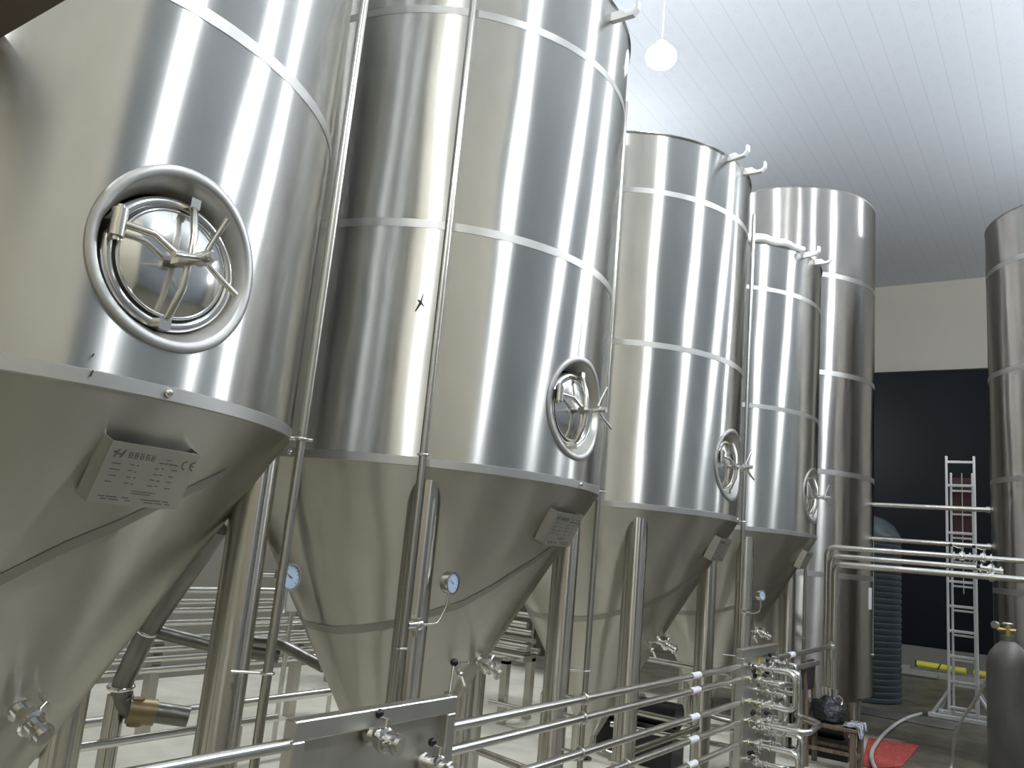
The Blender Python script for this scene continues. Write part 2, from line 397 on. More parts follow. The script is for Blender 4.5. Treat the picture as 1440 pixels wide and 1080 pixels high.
def cone_band(t):  # dull strip laid slanting across the cone
    pts=[(-140,-.50),(-85,-.49),(-71,-.468),(-57,-.435),(-40,-.37),(-25,-.308),(-13,-.215),(-4,-.125),(4.6,-.055),(14,.04),(24,.13)]
    mb=MB(); V=[];F=[]; m=60
    def zat(ph):
        for (a,b),(c,d_) in zip(pts,pts[1:]):
            if ph<=c: return b+(d_-b)*(ph-a)/(c-a)
        return pts[-1][1]
    for i in range(m+1):
        ph=-140+164*i/m; z=H+zat(ph); V+=[cone_pt(ph,z-.019,.002),cone_pt(ph,z+.019,.002)]
    for i in range(m): F.append((2*i,2*i+2,2*i+3,2*i+1))
    mb.add(V,F,True); mb.build('slant_band',M_slant,t,'dull band slanting across the cone')
def stud(t,ph):
    p=pol(ph,R+.004,ZR+.02); MB().ball(p,.013,12).build('stud',M_bright,t)
def hook(t,ph,l=.17,dz=0.):
    a=math.radians(ph); m=Matrix.Rotation(a,3,'Z')
    prof=[(-.02,0),(.055,0),(.065,-.012),(.085,-.03),(.11,-.03),(.128,-.012),(.130,.03),(.142,.03),(.142,-.018),(.118,-.048),(.08,-.05),(.02,-.05),(-.02,-.05)]
    V=[];n=len(prof)
    for s in(-.017,.017):
        for (x,z) in prof: V.append(m@Vector((R+x*l/.142,s,0))+Vector((0,0,ZT+.02+dz+z)))
    F=[tuple(range(n)),tuple(range(2*n-1,n-1,-1))]+[(i,(i+1)%n,n+(i+1)%n,n+i) for i in range(n)]
    MB().add(V,F).build('hook_bracket',M_white,t)
def tank_pipe(t,p_top,p_mid,p_bot,r=.017,br=True,zb2=None):
    """vertical pipe beside the shell; points in tank space"""
    pp=MB().tube([p_top,p_mid,p_bot],r,12).build('riser_pipe',M_riser,t)
    k=Vector(p_mid); h=Vector((k.x,k.y,0)).normalized(); b=MB(); b.cyl(k-h*.10,k+h*.01,.0075,10); b.torus(k,r+.004,.006,axis=(0,0,1),n=18,m=8); b.cyl(k+h*.012,k+h*.04,.006,8)
    b.build('pipe_bracket',M_bright,pp)
    q=Vector(p_mid)+(Vector(p_bot)-Vector(p_mid))*.56
    b=MB(); b.torus(q,r+.004,.005,n=18,m=8); b.cyl(q-h*.0,q-h*.12,.0055,8); b.build('pipe_bracket',M_bright,pp)
    return pp
def gauge(t,c,nrm,tubepts,r=.047,fit=None):
    nrm=Vector(nrm).normalized(); c=Vector(c)
    g=MB().lathe([(0,-.028),(r*.9,-.028),(r,-.02),(r,.008),(r*1.06,.010),(r*1.06,.016),(r*.9,.016)],c,28,nrm).build('pressure_gauge',M_pipe,t)
    MB().lathe([(0,.012),(r*.92,.012)],c,28,nrm).build('gauge_dial',M_dial,g,'pale blue gauge dial')
    s=Vector((0,0,1)); u=nrm.cross(s).normalized(); w=u.cross(nrm).normalized()
    nd=MB()
    for a0,l,wd in ((35,.034,.004),(215,.012,.006)):
        a=math.radians(a0); d1=u*math.cos(a)+w*math.sin(a); d2=u*-math.sin(a)+w*math.cos(a)
        nd.add([c+nrm*.0135-d2*wd*.5,c+nrm*.0135+d2*wd*.5,c+nrm*.0135+d1*l],[(0,1,2)])
    for k in range(11):
        a=math.radians(-40+k*26); d1=u*math.cos(a)+w*math.sin(a); d2=u*-math.sin(a)+w*math.cos(a)
        nd.add([c+nrm*.0132+d1*.030-d2*.001,c+nrm*.0132+d1*.030+d2*.001,c+nrm*.0132+d1*.037+d2*.001,c+nrm*.0132+d1*.037-d2*.001],[(0,1,2,3)])
    nd.build('needle',M_ink,g)
    MB().tube(tubepts,.0058,10,.03).build('gauge_tube',M_bright,g)
    if fit:
        a,b=Vector(fit[0]),Vector(fit[1]); k=MB(); k.cyl(a,b,.017,16); dd=(b-a).normalized(); k.cyl(b-dd*.004,b+dd*.018,.027,18); k.cyl(b+dd*.007+Vector((0,0,-.05)),b+dd*.007+Vector((0,0,-.02)),.006,8); k.build('clamp_fitting',M_bright,g)
def bvalve(t,a,dirv,L=.13,r=.02,hd=(0,0,1),hl=.10,name='butterfly_valve',knob=True,stub=.0):
    """sanitary butterfly valve on the axis a -> a+dirv*L, with lever handle and black knob"""
    a=Vector(a); d_=Vector(dirv).normalized(); q=a+d_*L*.5; hd=Vector(hd).normalized()
    m=MB(); m.cyl(a,a+d_*L,r,16)
    for s in(.14,.42,.62,.9): m.cyl(a+d_*(L*s-.006),a+d_*(L*s+.006),r*1.62,18)
    m.lathe([(r*1.2,-L*.12),(r*1.9,-L*.06),(r*1.95,0),(r*1.9,L*.06),(r*1.2,L*.12)],q+d_*L*.02,18,d_)
    m.cyl(q+d_*L*.26-hd.cross(d_)*r*1.4,q+d_*L*.26-hd.cross(d_)*r*2.6,.006,8)
    v=m.build(name,M_bright,t)
    side=hd
    st=q+side*r*1.6
    hm=MB(); hm.cyl(q+side*r*1.2,q+side*(r*3.0),.0085,10); tip=q+side*r*2.9-d_*hl*.9+side*hl*.22
    hm.tube([q+side*r*2.9+d_*.012,q+side*r*2.9-d_*.03,tip],.0055,8); hm.build('handle',M_bright,v)
    if knob: MB().ball(tip,.016,14).build('knob',M_knob,v)
    return v
def build_tank(i,label,legs=(-47,50,123,-133)):
    t=thing('conical_tank',label,'tank',(XC,YS[i],0),0,'conical steel tanks in a row')
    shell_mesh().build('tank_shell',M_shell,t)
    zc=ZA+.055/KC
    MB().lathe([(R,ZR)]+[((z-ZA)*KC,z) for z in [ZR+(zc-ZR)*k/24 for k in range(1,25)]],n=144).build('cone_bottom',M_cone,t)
    MB().lathe([(R-.003,ZR-.004),(R+.003,ZR),(R+.003,ZR+.036),(R-.002,ZR+.040)],n=144).build('rim_band',M_band,t)
    for z in(H+1.42,H+2.54): MB().lathe([(R-.001,z-.021),(R+.002,z-.020),(R+.002,z+.020),(R-.001,z+.021)],n=144).build('weld_band',M_band,t)
    cone_band(t)
    for ph in legs:
        c=pol(ph,.90,0); MB().lathe([(0,0),(.11,0),(.11,.012),(.0735,.012),(.0735,ZR-.055),(0,ZR-.055)],c,32).build('leg',M_leg,t)
    a=Vector((0,0,zc+.01)); ot=MB(); ot.tube([a,(0,0,zc-.10),(.16,0,zc-.13),(.3,0,zc-.13)],.05,16,.08); ot.cyl((.30,0,zc-.13),(.325,0,zc-.13),.075,20); ot.build('outlet_elbow',M_pipe,t)
    manway(t); name_plate(t)
    # racking valve and sample tap low on the cone
    nl=Vector((1,0,-KC)).normalized()
    p=cone_pt(7,H-.60); d1=Vector((1,.12,-.38)).normalized(); bvalve(t,p-d1*.02,d1,.17,.021,(0,.5,.6),.09,'racking_valve')
    p=cone_pt(-14.6,H-.615); tp=MB(); d2=Vector((.85,-.25,-.45)).normalized(); tp.cyl(p-d2*.01,p+d2*.07,.011,12); tp.ball(p+d2*.075,.017,12); tp.cyl(p+d2*.075,p+d2*.075+Vector((.03,.0,-.05)),.009,10)
    tp.cyl(p+d2*.055,p+d2*.075+Vector((-.01,0,.055)),.006,8); tp.tube([p+d2*.075+Vector((-.03,-.0,.05)),p+d2*.075+Vector((.03,.02,.058))],.006,8); tp.build('sample_tap',M_bright,t)
    return t
LB=['nearest conical steel tank at the left edge, its round manway and CE plate facing us',
    'second conical steel tank from the left, with a black tape scrap on its shell',
    'third conical steel tank from the left, two white hooks at its bare top edge',
    'farthest conical steel tank, with a white hose lying along its top edge']
tanks=[]
legset=[(-47,52,123,-133),(-47,50,103,-133),(-48,49,123,-133),(-49,49,123,-133)]
for i in range(4): tanks.append(build_tank(i,LB[i],legset[i]))
T=lambda i,p: Vector((p[0]-XC,p[1]-YS[i],p[2]+H))      # eye-height world point -> tank space
# tank one: riser at its right flank, gauge behind it
t=tanks[0]; stud(t,1.5)
tank_pipe(t,T(0,(-2.285,1.985,2.95)),T(0,(-2.3,1.985,.30)),T(0,(-2.31,1.985,-1.15)))
gauge(t,T(0,(-2.40,2.10,-.195)),(1,.02,.05),[T(0,(-2.40,2.10,-.22)),T(0,(-2.40,2.10,-.33)),T(0,(-2.34,2.03,-.33))])
b=MB(); b.box(T(0,(-1.87,.645,1.12)),(.64,.17,.04)); b.build('platform_bracket',M_rust,t,'brown bracket at the upper left corner')
mk=MB()
for ph,z,l in ((-10.6,.315,.018),(-10.9,.365,.010)):
    mk.add([pol(ph-.12,R+.0075,H+z),pol(ph+.12,R+.0075,H+z),pol(ph+.35,R+.0075,H+z+l),pol(ph+.1,R+.0075,H+z+l)],[(0,1,2,3)])
mk.build('pen_mark',M_ink,t)
# tank two
t=tanks[1]; stud(t,3.3); stud(t,-85.6)
pf=tank_pipe(t,T(1,(-2.32,2.683,2.95)),T(1,(-2.32,2.683,.34)),T(1,(-2.325,2.69,-1.1)))
tank_pipe(t,pol(49,1.07,ZT-.1),pol(49,1.07,ZR+.05),pol(49,1.07,.25))
gauge(t,T(1,(-2.285,2.92,-.195)),(1,.05,.0),[T(1,(-2.32,2.80,-.375)),T(1,(-2.305,2.885,-.372)),T(1,(-2.29,2.915,-.30)),T(1,(-2.29,2.92,-.24))],.047,(T(1,(-2.33,2.71,-.375)),T(1,(-2.33,2.77,-.375))))
sc=MB()
for a,l,w in ((80,.045,.008),(-115,.05,.012),(-50,.03,.010),(150,.018,.014)):
    a=math.radians(a); d1=Vector((math.cos(a),math.sin(a))); d2=Vector((-d1.y,d1.x))
    V=[]
    for k,(s,ww) in enumerate(((0,w),(l,w*.25))):
        for sg in(-1,1):
            u=d1.x*s+d2.x*ww*.5*sg; v=d1.y*s+d2.y*ww*.5*sg; V.append(pol(-53.8+math.degrees(u),R+.003+.001*k,H+1.04+v))
    sc.add(V,[(0,1,3,2)])
sc.build('tape_scrap',M_ink,t,'black scrap of tape stuck on the shell')
hook(t,2,.16,-.07)
# tank three
t=tanks[2]; stud(t,12); hook(t,-14); hook(t,1)
tank_pipe(t,pol(34,1.075,ZT-.10),pol(34,1.075,ZR+.03),pol(34,1.075,.25),.016)
gauge(t,T(2,(-1.97,6.29,-.215)),(.9,-.35,.1),[T(2,(-2.13,6.32,-.35)),T(2,(-2.03,6.31,-.355)),T(2,(-1.97,6.29,-.33)),T(2,(-1.97,6.29,-.24))],.036,(T(2,(-2.14,6.325,-.35)),T(2,(-2.09,6.315,-.35))))
t=tanks[3]; stud(t,12); hook(t,-19); hook(t,-6)
tank_pipe(t,pol(47,1.07,ZT-.1),pol(47,1.07,ZR+.05),pol(47,1.07,.25))
# white hose lying over the fourth tank's top edge
hp=[]; 
for k in range(13):
    ph=-66+k*3.9; hp.append(pol(ph,1.0-.004*math.sin(k*1.1),ZT+.052+.012*math.sin(k*1.7))+Vector((XC,YS[3],0)))
hs=MB(); hs.tube(hp,.038,12,rr=[.03,.045,.05,.046,.042,.04,.042,.04,.035,.03,.028,.026,.024]); tag(hs.build('plastic_hose',M_white),'white plastic hose lying along the top edge of the farthest conical tank','hose')

# ------------------------------------------------------------------ tall flat bottomed tanks
def tall_tank(x,y,r,zt,label):
    t=thing('storage_tank',label,'tank',(x,y,0),0,'tall flat bottomed steel tanks'); zb=.40
    MB().lathe([(r,zb)]+[(r,zb+(zt-zb)*k/10) for k in range(1,11)],n=128).build('tank_shell',M_tall,t)
    MB().lathe([(r,zt),(r+.008,zt+.01),(r,zt+.02),(r*.5,zt+.12),(0,zt+.16)],n=96).build('tank_roof',M_band,t)
    MB().lathe([(0,zb-.14),(r*.6,zb-.10),(r*.93,zb-.05),(r,zb)],n=96).build('tank_bottom',M_cone,t)
    for z in(H-.03,H+1.10,H+2.24,H+3.42): MB().lathe([(r-.001,z-.03),(r+.003,z-.028),(r+.003,z+.028),(r-.001,z+.03)],n=128).build('weld_band',M_band,t)
    for ph in(-45,20,75,135,-135):
        c=pol(ph,r*.82,0); MB().lathe([(0,0),(.12,0),(.12,.012),(.075,.012),(.075,zb-.01),(0,zb-.01)],c,24).build('leg',M_leg,t)
    return t
t5=tall_tank(XC+.01,10.3,1.06,H+4.50,'tall flat-bottomed steel tank left of the dark doorway, behind the farthest conical tank')
p=pol(-4,1.062,H-.25); m=MB(); m.box(p,(.006,.10,.24),Matrix.Rotation(math.radians(-4),3,'Z')); m.build('level_tag',M_label,t5)
c=MB(); c.tube([pol(2,1.07,H+.4),pol(2,1.07,H-.85)],.006,8); c.ball(pol(2,1.07,H-.87),.018,10); c.build('level_cord',M_bright,t5)
t6=tall_tank(.29,10.38,1.05,H+3.97,'tall steel tank at the right edge of the photo, right of the ladder')
p=pol(-110,1.055,H-.33)
# pair of thin pipes linking the two tall tanks
for z,lab in((.82,'upper of two thin pipes linking the tall tanks across the doorway'),(.425,'lower of two thin pipes linking the tall tanks across the doorway')):
    o=MB(); o.cyl((-1.956,10.3,H+z),(-.757,10.3,H+z),.027,16); o.cyl((-.80,10.3,H+z),(-.765,10.3,H+z),.036,16)
    tag(o.build('linking_pipe',M_pipe),lab,'pipe','thin pipes across the doorway')

# ------------------------------------------------------------------ dark ribbed water tank
prof=[(0,0),(.58,0)]
zz=0
for k in range(26):
    z=k*.085; prof+=[(.60,z+.012),(.60,z+.055),(.585,z+.07)]
prof+=[(.60,2.22),(.60,2.30),(.57,2.36),(.50,2.47),(.38,2.56),(.2,2.62),(0,2.64)]
t=thing('water_tank','dark ribbed water tank with domed top, half hidden behind the tall left tank','tank',(-2.72,13.25,0))
MB().lathe(prof,n=64).build('tank_body',M_silo,t)
MB().lathe([(.16,2.60),(.17,2.66),(.15,2.69),(0,2.69)],n=32).build('screw_lid',M_silo,t)

# ------------------------------------------------------------------ valve panels and the manifold pipes
PX=-1.95; PZ=H-.575
def panel(y0,y1,label):
    t=thing('manifold_board',label,'valve panel',(PX,(y0+y1)/2,0),0,'stainless valve panels'); w=y1-y0
    MB().box((-.012,0,(PZ+.06)/2),(.008,w-.04,PZ-.12)).build('panel_sheet',M_plain,t)
    f=MB(); f.bbox((0,0,PZ-.03),(.05,w,.06),.004); f.build('top_rail',M_sat,t)
    f=MB(); f.bbox((0,0,.12),(.05,w-.1,.05),.004); f.build('bottom_rail',M_sat,t)
    for s in(-1,1): f=MB(); f.bbox((0,s*(w/2-.025),(PZ-.06)/2),(.05,.05,PZ-.06),.004); f.build('post',M_sat,t)
    return t
p1=panel(1.79,2.575,'large stainless valve panel at the bottom of the photo, left end of the pipe run')
bvalve(p1,(-.01,-.04,PZ-.085),(1,0,-.05),.15,.021,(0,.12,1),.045)
bvalve(p1,(-.01,.26,PZ-.215),(1,0,-.05),.15,.021,(0,.1,1),.045)
bvalve(p1,(-.01,-.04,PZ-.40),(1,0,0),.15,.02,(0,.2,1),.09)
# lever sticking up behind the right end
lv=MB(); lv.box((-.03,.405,PZ-.02),(.02,.03,.05)); lv.tube([(-.03,.41,PZ-.01),(-.045,.44,PZ+.10)],.006,8); lv.build('lever',M_bright,p1); MB().ball((-.046,.442,PZ+.105),.016,12).build('lever_knob',M_knob,p1)
p2=panel(5.80,6.62,'far stainless valve panel with yellow labels and a cluster of bright valves')
PZS=[-.69,-.776,-.932,-1.06,-1.20]
for k,z in enumerate(PZS):
    y=-.22; zz=H+z
    bvalve(p2,(-.01,y,zz-.01),(1,0,0),.20,.017,(0,-.2,1) if k%2 else (0,.2,-1),.05)
    bvalve(p2,(-.01,.10,zz-.045),(1,0,0),.17,.017,(0,.3,1),.045)
for a in [[(.19,-.22,H-.70),(.33,-.22,H-.70),(.33,-.22,H-.95),(.19,-.22,H-.94)],[(.16,.10,H-.73),(.27,.10,H-.73),(.27,.10,H-1.10),(.16,.10,H-1.105)],
          [(.19,-.22,H-.786),(.24,-.22,H-.786),(.24,.10,H-.82),(.16,.10,H-.82)],[(.19,-.22,H-1.07),(.42,-.22,H-1.07),(.42,.12,H-1.05),(.2,.3,H-1.05)],
          [(.19,-.22,H-1.21),(.36,-.22,H-1.21),(.36,-.22,H-1.42),(.14,-.22,H-1.42)],[(.20,.10,H-.97),(.24,.25,H-.97),(.24,.25,H-1.3),(.0,.25,H-1.3)]]:
    MB().tube(a,.019,14,.07).build('u_bend_pipe',M_bright,p2)
for y,z,dx in((.10,-.84,.12),(.26,-.90,.12),(.26,-.70,.1),(.10,-1.16,.14),(.26,-1.12,.12),(.26,-1.30,.12),(-.06,-.88,.14),(-.06,-1.14,.14),(-.22,-1.32,.14)):
    bvalve(p2,(-.01,y,H+z),(1,0,0),dx+.04,.015,(0,-.4,1),.05)
for a in [[(.15,-.06,H-.88),(.22,-.06,H-.88),(.22,-.06,H-1.14),(.15,-.06,H-1.14)],[(.15,.26,H-.70),(.20,.26,H-.70),(.20,.26,H-.90),(.15,.26,H-.90)],[(.16,-.22,H-1.32),(.28,-.22,H-1.32),(.28,.02,H-1.36),(.28,.02,H-1.62)],[(.16,.10,H-1.16),(.30,.10,H-1.16),(.30,.10,H-1.5),(.1,.10,H-1.5)]]:
    MB().tube(a,.016,14,.06).build('u_bend_pipe',M_bright,p2)
for y,z in((-.31,-.80),(-.31,-.95),(-.31,-1.09),(.02,-.66),(.02,-.74),(.02,-.98),(-.31,-1.24)): MB().box((-.004,y,H+z),(.012,.035,.07)).build('yellow_label',M_yellow,p2,'yellow strip stuck on the board')
# long level pipes between the two panels
cl=[('topmost','of the five long level pipes between the two valve panels'),('second from top','of the long level pipes between the valve panels'),('third from top','of the long level pipes between the valve panels'),('fourth from top','of the long level pipes between the valve panels'),('lowest','of the five long level pipes between the two valve panels')]
for k,z in enumerate(PZS):
    t=thing('manifold_pipe','%s %s'%cl[k],'pipe',(PX,0,H+z),0,'long level pipes between the valve panels')
    MB().cyl((0,2.58,0),(0,5.795,0),.019,16).build('pipe_run',M_pipe,t)
    MB().cyl((0,4.93,0),(0,5.06,0),.0205,16).build('label_sleeve',M_label,t,'white paper label wrapped round the pipe')
    for y in((3.6,) if k<3 else (4.1,)):
        h=MB(); h.torus((0,y,0),.023,.006,axis=(0,1,0),n=18,m=8); h.cyl((-.10,y,0),(-.02,y,0),.007,10); h.cyl((.0,y,-.036),(0,y,.036),.006,8); h.build('pipe_clamp',M_bright,t)
for z,ll in((-.685,'upper level pipe beyond the far valve panel, white label near its start'),(-.80,'lower level pipe beyond the far valve panel')):
    t=thing('manifold_pipe',ll,'pipe',(PX,0,H+z),0,'level pipes beyond the far panel')
    MB().cyl((0,6.63,0),(0,8.4 if z>-.7 else 7.9,0),.022,16).build('pipe_run',M_pipe,t)
    if z>-.7:
        MB().cyl((0,6.98,0),(0,7.12,0),.024,16).build('label_sleeve',M_label,t)
        v=MB(); v.cyl((0,8.39,0),(0,8.43,0),.04,16); v.cyl((0,8.41,.05),(0,8.41,-.12),.025,14); v.build('end_tee',M_pipe,t)
t=thing('manifold_pipe','level pipe running off to the left of the large valve panel','pipe',(PX,0,0)); MB().cyl((0,.35,H-.645),(0,1.79,H-.645),.019,16).build('pipe_run',M_pipe,t)
h=MB(); h.cyl((0,.5,0),(0,.5,H-.645),.016,12); h.build('pipe_post',M_pipe,t)

# ------------------------------------------------------------------ pipes behind the tanks
def rack(x,y0,y1,zs,label,dirx=False,x1=None):
    t=thing('pipe_rack',label,'pipe rack',(0,0,0),0,'pipe racks behind the tanks')
    if not dirx:
        for z in zs: MB().cyl((x,y0,H+z),(x,y1,H+z),.027,14).build('rack_pipe',M_pipe,t)
        n=3
        for k in range(n): y=y0+.15+(y1-y0-.3)*k/(n-1); MB().box((x-.07,y,(H+max(zs)+.08)/2),(.08,.08,H+max(zs)+.08)).build('rack_post',M_leg,t)
    else:
        for z,y,r in zs: MB().cyl((x,y,H+z),(x1,y,H+z),r,14).build('rack_pipe',M_pipe,t)
        ymid=[q[1] for q in zs]; ya,yb=min(ymid)-.1,max(ymid)+.1
        for xx in(x+.15,x1-.15):
            top=H+min(q[0] for q in zs)-.03
            for yy in(ya,yb): MB().box((xx,yy,top/2),(.07,.07,top)).build('rack_post',M_leg,t)
            MB().box((xx,(ya+yb)/2,top),(.07,yb-ya+.07,.06)).build('rack_beam',M_leg,t)
            MB().cyl((xx,yb-.0,top),(xx,yb,H-.45),.02,12).build('rack_upright',M_leg,t)
    return t
rack(-5.9,2.4,5.6,[-.60,-.69,-.755,-.85,-.97,-1.05,-1.12,-1.20],'rack of level steel pipes beside the right leg of the nearest conical tank')
rack(-7.2,6.95,0,[(-.78,7.05,.03),(-.86,7.15,.03),(-.94,7.2,.03),(-1.0,7.1,.035),(-1.04,7.3,.03),(-1.10,7.05,.03),(-.70,7.2,.03)],'rack of bright pipes crossing behind, between the second and third tanks',True,-4.5)
rk=[o for o in bpy.data.objects if o.name.startswith('pipe_rack') and o.type=='EMPTY'][-1]
MB().box((-5.85,7.42,1.0),(2.7,.02,.75)).build('back_board',M_rust,rk,'dark board behind the pipes')
for a,b_,r,l in (((-3.6,.9,H-1.035),(-3.6,3.2,H-1.035),.02,'low level pipe behind the right leg of the nearest tank'),
                 ((-5.0,2.0,.42),(-5.0,6.4,.42),.03,'lowest level pipe crossing the floor behind the nearest tank')):
    t=thing('floor_pipe',l,'pipe',(0,0,0)); MB().cyl(a,b_,r,14).build('pipe_run',M_pipe,t)
    for s in(.1,.9): q=Vector(a).lerp(Vector(b_),s); MB().cyl((q.x,q.y,0),q,.014,10).build('pipe_post',M_pipe,t)
# tie bars between the legs
def tie(i,pa,pb): MB().cyl(pa,pb,.022,12).build('tie_bar',M_leg,tanks[i])
for i in range(4):
    L=[pol(ph,.90,.47) for ph in legset[i]]
    tie(i,L[1],L[2]); tie(i,L[0],L[1])
# insulated coolant line hugging the first tank, and one at the second
E3=lambda p: Vector((p[0],p[1],p[2]+H))
t=thing('coolant_line','dark insulated coolant line down the right side of the nearest tank cone','pipe',(0,0,0))
MB().tube([E3((-3.217,2.368,-.05)),E3((-3.678,2.404,-.559)),E3((-3.891,2.449,-.858)),E3((-3.88,2.48,-.96)),E3((-3.714,2.732,-1.0))],.05,14,.06).build('insulated_tube',M_ins,t)
MB().tube([E3((-3.678,2.404,-.559)),E3((-3.53,2.64,-.62)),E3((-3.30,2.90,-.66))],.032,12).build('branch_tube',M_ins,t)
b=MB(); b.torus(E3((-3.68,2.404,-.55)),.052,.012,axis=(-.6,.05,-.7),n=20,m=8); b.torus(E3((-3.89,2.45,-.86)),.052,.014,axis=(-.1,.1,-1),n=20,m=8); b.build('foil_wrap',M_bright,t)
v=MB(); v.cyl(E3((-3.86,2.49,-.968)),E3((-3.80,2.60,-.982)),.062,14); v.cyl(E3((-3.84,2.52,-.91)),E3((-3.84,2.52,-1.04)),.035,12); v.build('brass_valve',M_tarn,t)
MB().cyl(E3((-3.91,2.45,-.9)),(-3.91,2.45,0),.045,14).build('support_post',M_leg,t)
t=thing('coolant_line','short insulated coolant line entering the left side of the second tank cone','pipe',(0,0,0))
MB().tube([E3((-4.05,3.30,-.70)),E3((-4.053,3.55,-.73)),E3((-3.72,3.62,-.82))],.035,12,.08).build('insulated_tube',M_ins,t)
MB().cyl(E3((-4.05,3.30,-.70)),(-4.05,3.30,0),.03,12).build('support_post',M_leg,t)
# small water filter on a wall of pipes beyond the first tank
t=thing('water_filter','small white filter bottle on a pipe stand, behind the gauge of the nearest tank','filter',(-5.3,4.72,0))
MB().lathe([(0,1.02),(.05,1.02),(.058,1.04),(.058,1.2),(.05,1.22),(.03,1.23),(.03,1.26),(0,1.26)],n=20).build('filter_bowl',M_white,t)
MB().cyl((0,0,1.24),(0,0,1.32),.016,10).build('filter_neck',M_bright,t)
MB().cyl((0,0,0),(0,0,1.03),.02,12).build('stand',M_pipe,t)
f=MB()
for z in(.80,.92,1.3): f.cyl((0,-.5,z),(0,.55,z),.015,10)
f.cyl((0,-.5,0),(0,-.5,1.45),.02,10); f.cyl((0,.55,0),(0,.55,.95),.02,10); f.build('pipe_frame',M_pipe,t)
# valve group on the floor under the third tank
t=thing('valve_set','low group of dark pump and bright valves under the third tank','pump',(-3.25,6.86,0))
MB().cyl((-.25,0,.42),(.1,0,.42),.13,20).build('pump_body',M_sat,t)
MB().cyl((.1,0,.42),(.45,0,.42),.105,20).build('pump_motor',M_dark,t)
MB().box((.1,0,.15),(.7,.25,.30)).build('pump_base',M_dark,t)
bvalve(t,(-.25,0,.42),(-1,0,0),.18,.025,(0,0,1),.09); bvalve(t,(-.05,-.02,.54),(0,0,1),.18,.022,(0,-1,.2),.09)
for a in ([(-.05,-.02,.70),(-.05,-.02,.85),(.5,-.1,.85),(.9,-.1,.85)],[(-.42,0,.42),(-.9,0,.42),(-.9,0,.2),(-1.5,0,.2)]): MB().tube(a,.024,12,.08).build('pump_pipe',M_pipe,t)
for k,(a,b_) in enumerate((((-3.3,6.6,.30),(-2.2,6.75,.30)),((-3.5,7.0,.36),(-2.3,7.1,.36)))):
    t=thing('floor_pipe',('front','rear')[k]+' of two short bright pipes low on the floor under the third tank','pipe',(0,0,0),0,'short floor pipes'); MB().cyl(a,b_,.022,12).build('pipe_run',M_bright,t)
    for s in(.1,.9): q=Vector(a).lerp(Vector(b_),s); MB().cyl((q.x,q.y,0),q,.012,8).build('pipe_post',M_pipe,t)

# ------------------------------------------------------------------ three overhead pipes by the doorway and their pump
def bent(pts,r,label,lowz):
    t=thing('bent_pipe',label,'pipe',(0,0,0),0,'three pipes bending right across the doorway')
    MB().tube(pts,r,16,.09).build('pipe_run',M_pipe,t)
    p=pts[0]; MB().cyl((p[0],p[1],p[2]),(p[0],p[1],p[2]+.03),r*1.7,16).build('pipe_ferrule',M_bright,t)
    return t
YP=8.7
a=bent([(-2.085,YP+.05,.60),(-2.085,YP+.05,H+.250),(1.6,YP+.05,H+.262)],.026,'topmost of the three pipes that bend right across the doorway',.5)
b_=bent([(-2.035,YP+.0,.60),(-2.035,YP,H+.165),(-.72,YP,H+.162)],.026,'middle of the three pipes bending right, ending in a valve',.5)
c_=bent([(-1.985,YP-.05,.60),(-1.985,YP-.05,H+.085),(1.6,YP-.05,H+.100)],.030,'lowest and brightest of the three pipes bending right across the doorway',.5)
bvalve(a,(-.97,YP+.05,H+.253),(1,0,.003),.17,.027,(0,-.1,1),.10); bvalve(a,(-.80,YP+.05,H+.254),(1,0,.003),.17,.027,(.2,-.1,1),.10)
bvalve(b_,(-.75,YP,H+.162),(1,-.1,-.1),.20,.03,(0,-1,.1),.10)
MB().cyl((-.66,YP-.05,H+.093),(-.62,YP-.05,H+.093),.045,16).build('clamp_joint',M_bright,c_)
t=thing('transfer_pump','dark pump with chrome fittings at the foot of three bent pipes','pump',(-2.03,YP,0))
MB().cyl((-.16,0,.32),(.16,0,.32),.15,24).build('pump_body',M_dark,t)
m=MB(); 
for dx,dy in((-.055,.05),(-.005,0),(.045,-.05)): m.cyl((dx,dy,.44),(dx,dy,.60),.03,14); m.cyl((dx,dy,.56),(dx,dy,.60),.042,14)
m.torus((.09,-.05,.52),.045,.012,axis=(1,-1,.3),n=20,m=8); m.build('pump_fittings',M_bright,t)
MB().box((0,0,.09),(.4,.26,.18)).build('pump_base',M_dark,t)

# ------------------------------------------------------------------ chair with its load
t=thing('wooden_chair','old wooden chair loaded with a black bag, beside the far valve panel','chair',(-1.88,8.22,0))
hx,hy=.20,.15; SH=.375
for sx,sy,top in((-1,-1,.90),(-1,1,.88)):
    MB().tube([(sx*hx,sy*hy,0),(sx*hx-.0,sy*hy,SH),(sx*hx-.035,sy*hy,top)],.026,8).build('leg',M_wood,t)
for sy in(-1,1): MB().bbox((hx,sy*hy,SH/2-.01),(.05,.05,SH-.02),.005).build('leg',M_wood,t)
MB().bbox((0,0,SH),(.49,.37,.035),.008).build('seat',M_wood,t)
for sy in(-1,1): MB().box((0,sy*hy,.17),(.36,.024,.03)).build('stretcher',M_wood,t)
MB().box((-hx,0,.24),(.024,.28,.03)).build('stretcher',M_wood,t); MB().box((hx,0,.13),(.024,.28,.03)).build('stretcher',M_wood,t)
MB().bbox((-hx-.03,0,.77),(.05,.35,.26),.015).build('backrest',M_bag,t,'black padded backrest')
k=MB()
n=24; rings=[(.02,.06),(.15,.10),(.165,.155),(.15,.20),(.10,.235),(.0,.25)]
k.lathe([(0,0),(.12,.0),(.155,.03),(.165,.08),(.155,.13),(.12,.17),(.07,.185),(.06,.20),(.03,.23),(0,.225)],(-1.92,8.20,SH+.018),28)
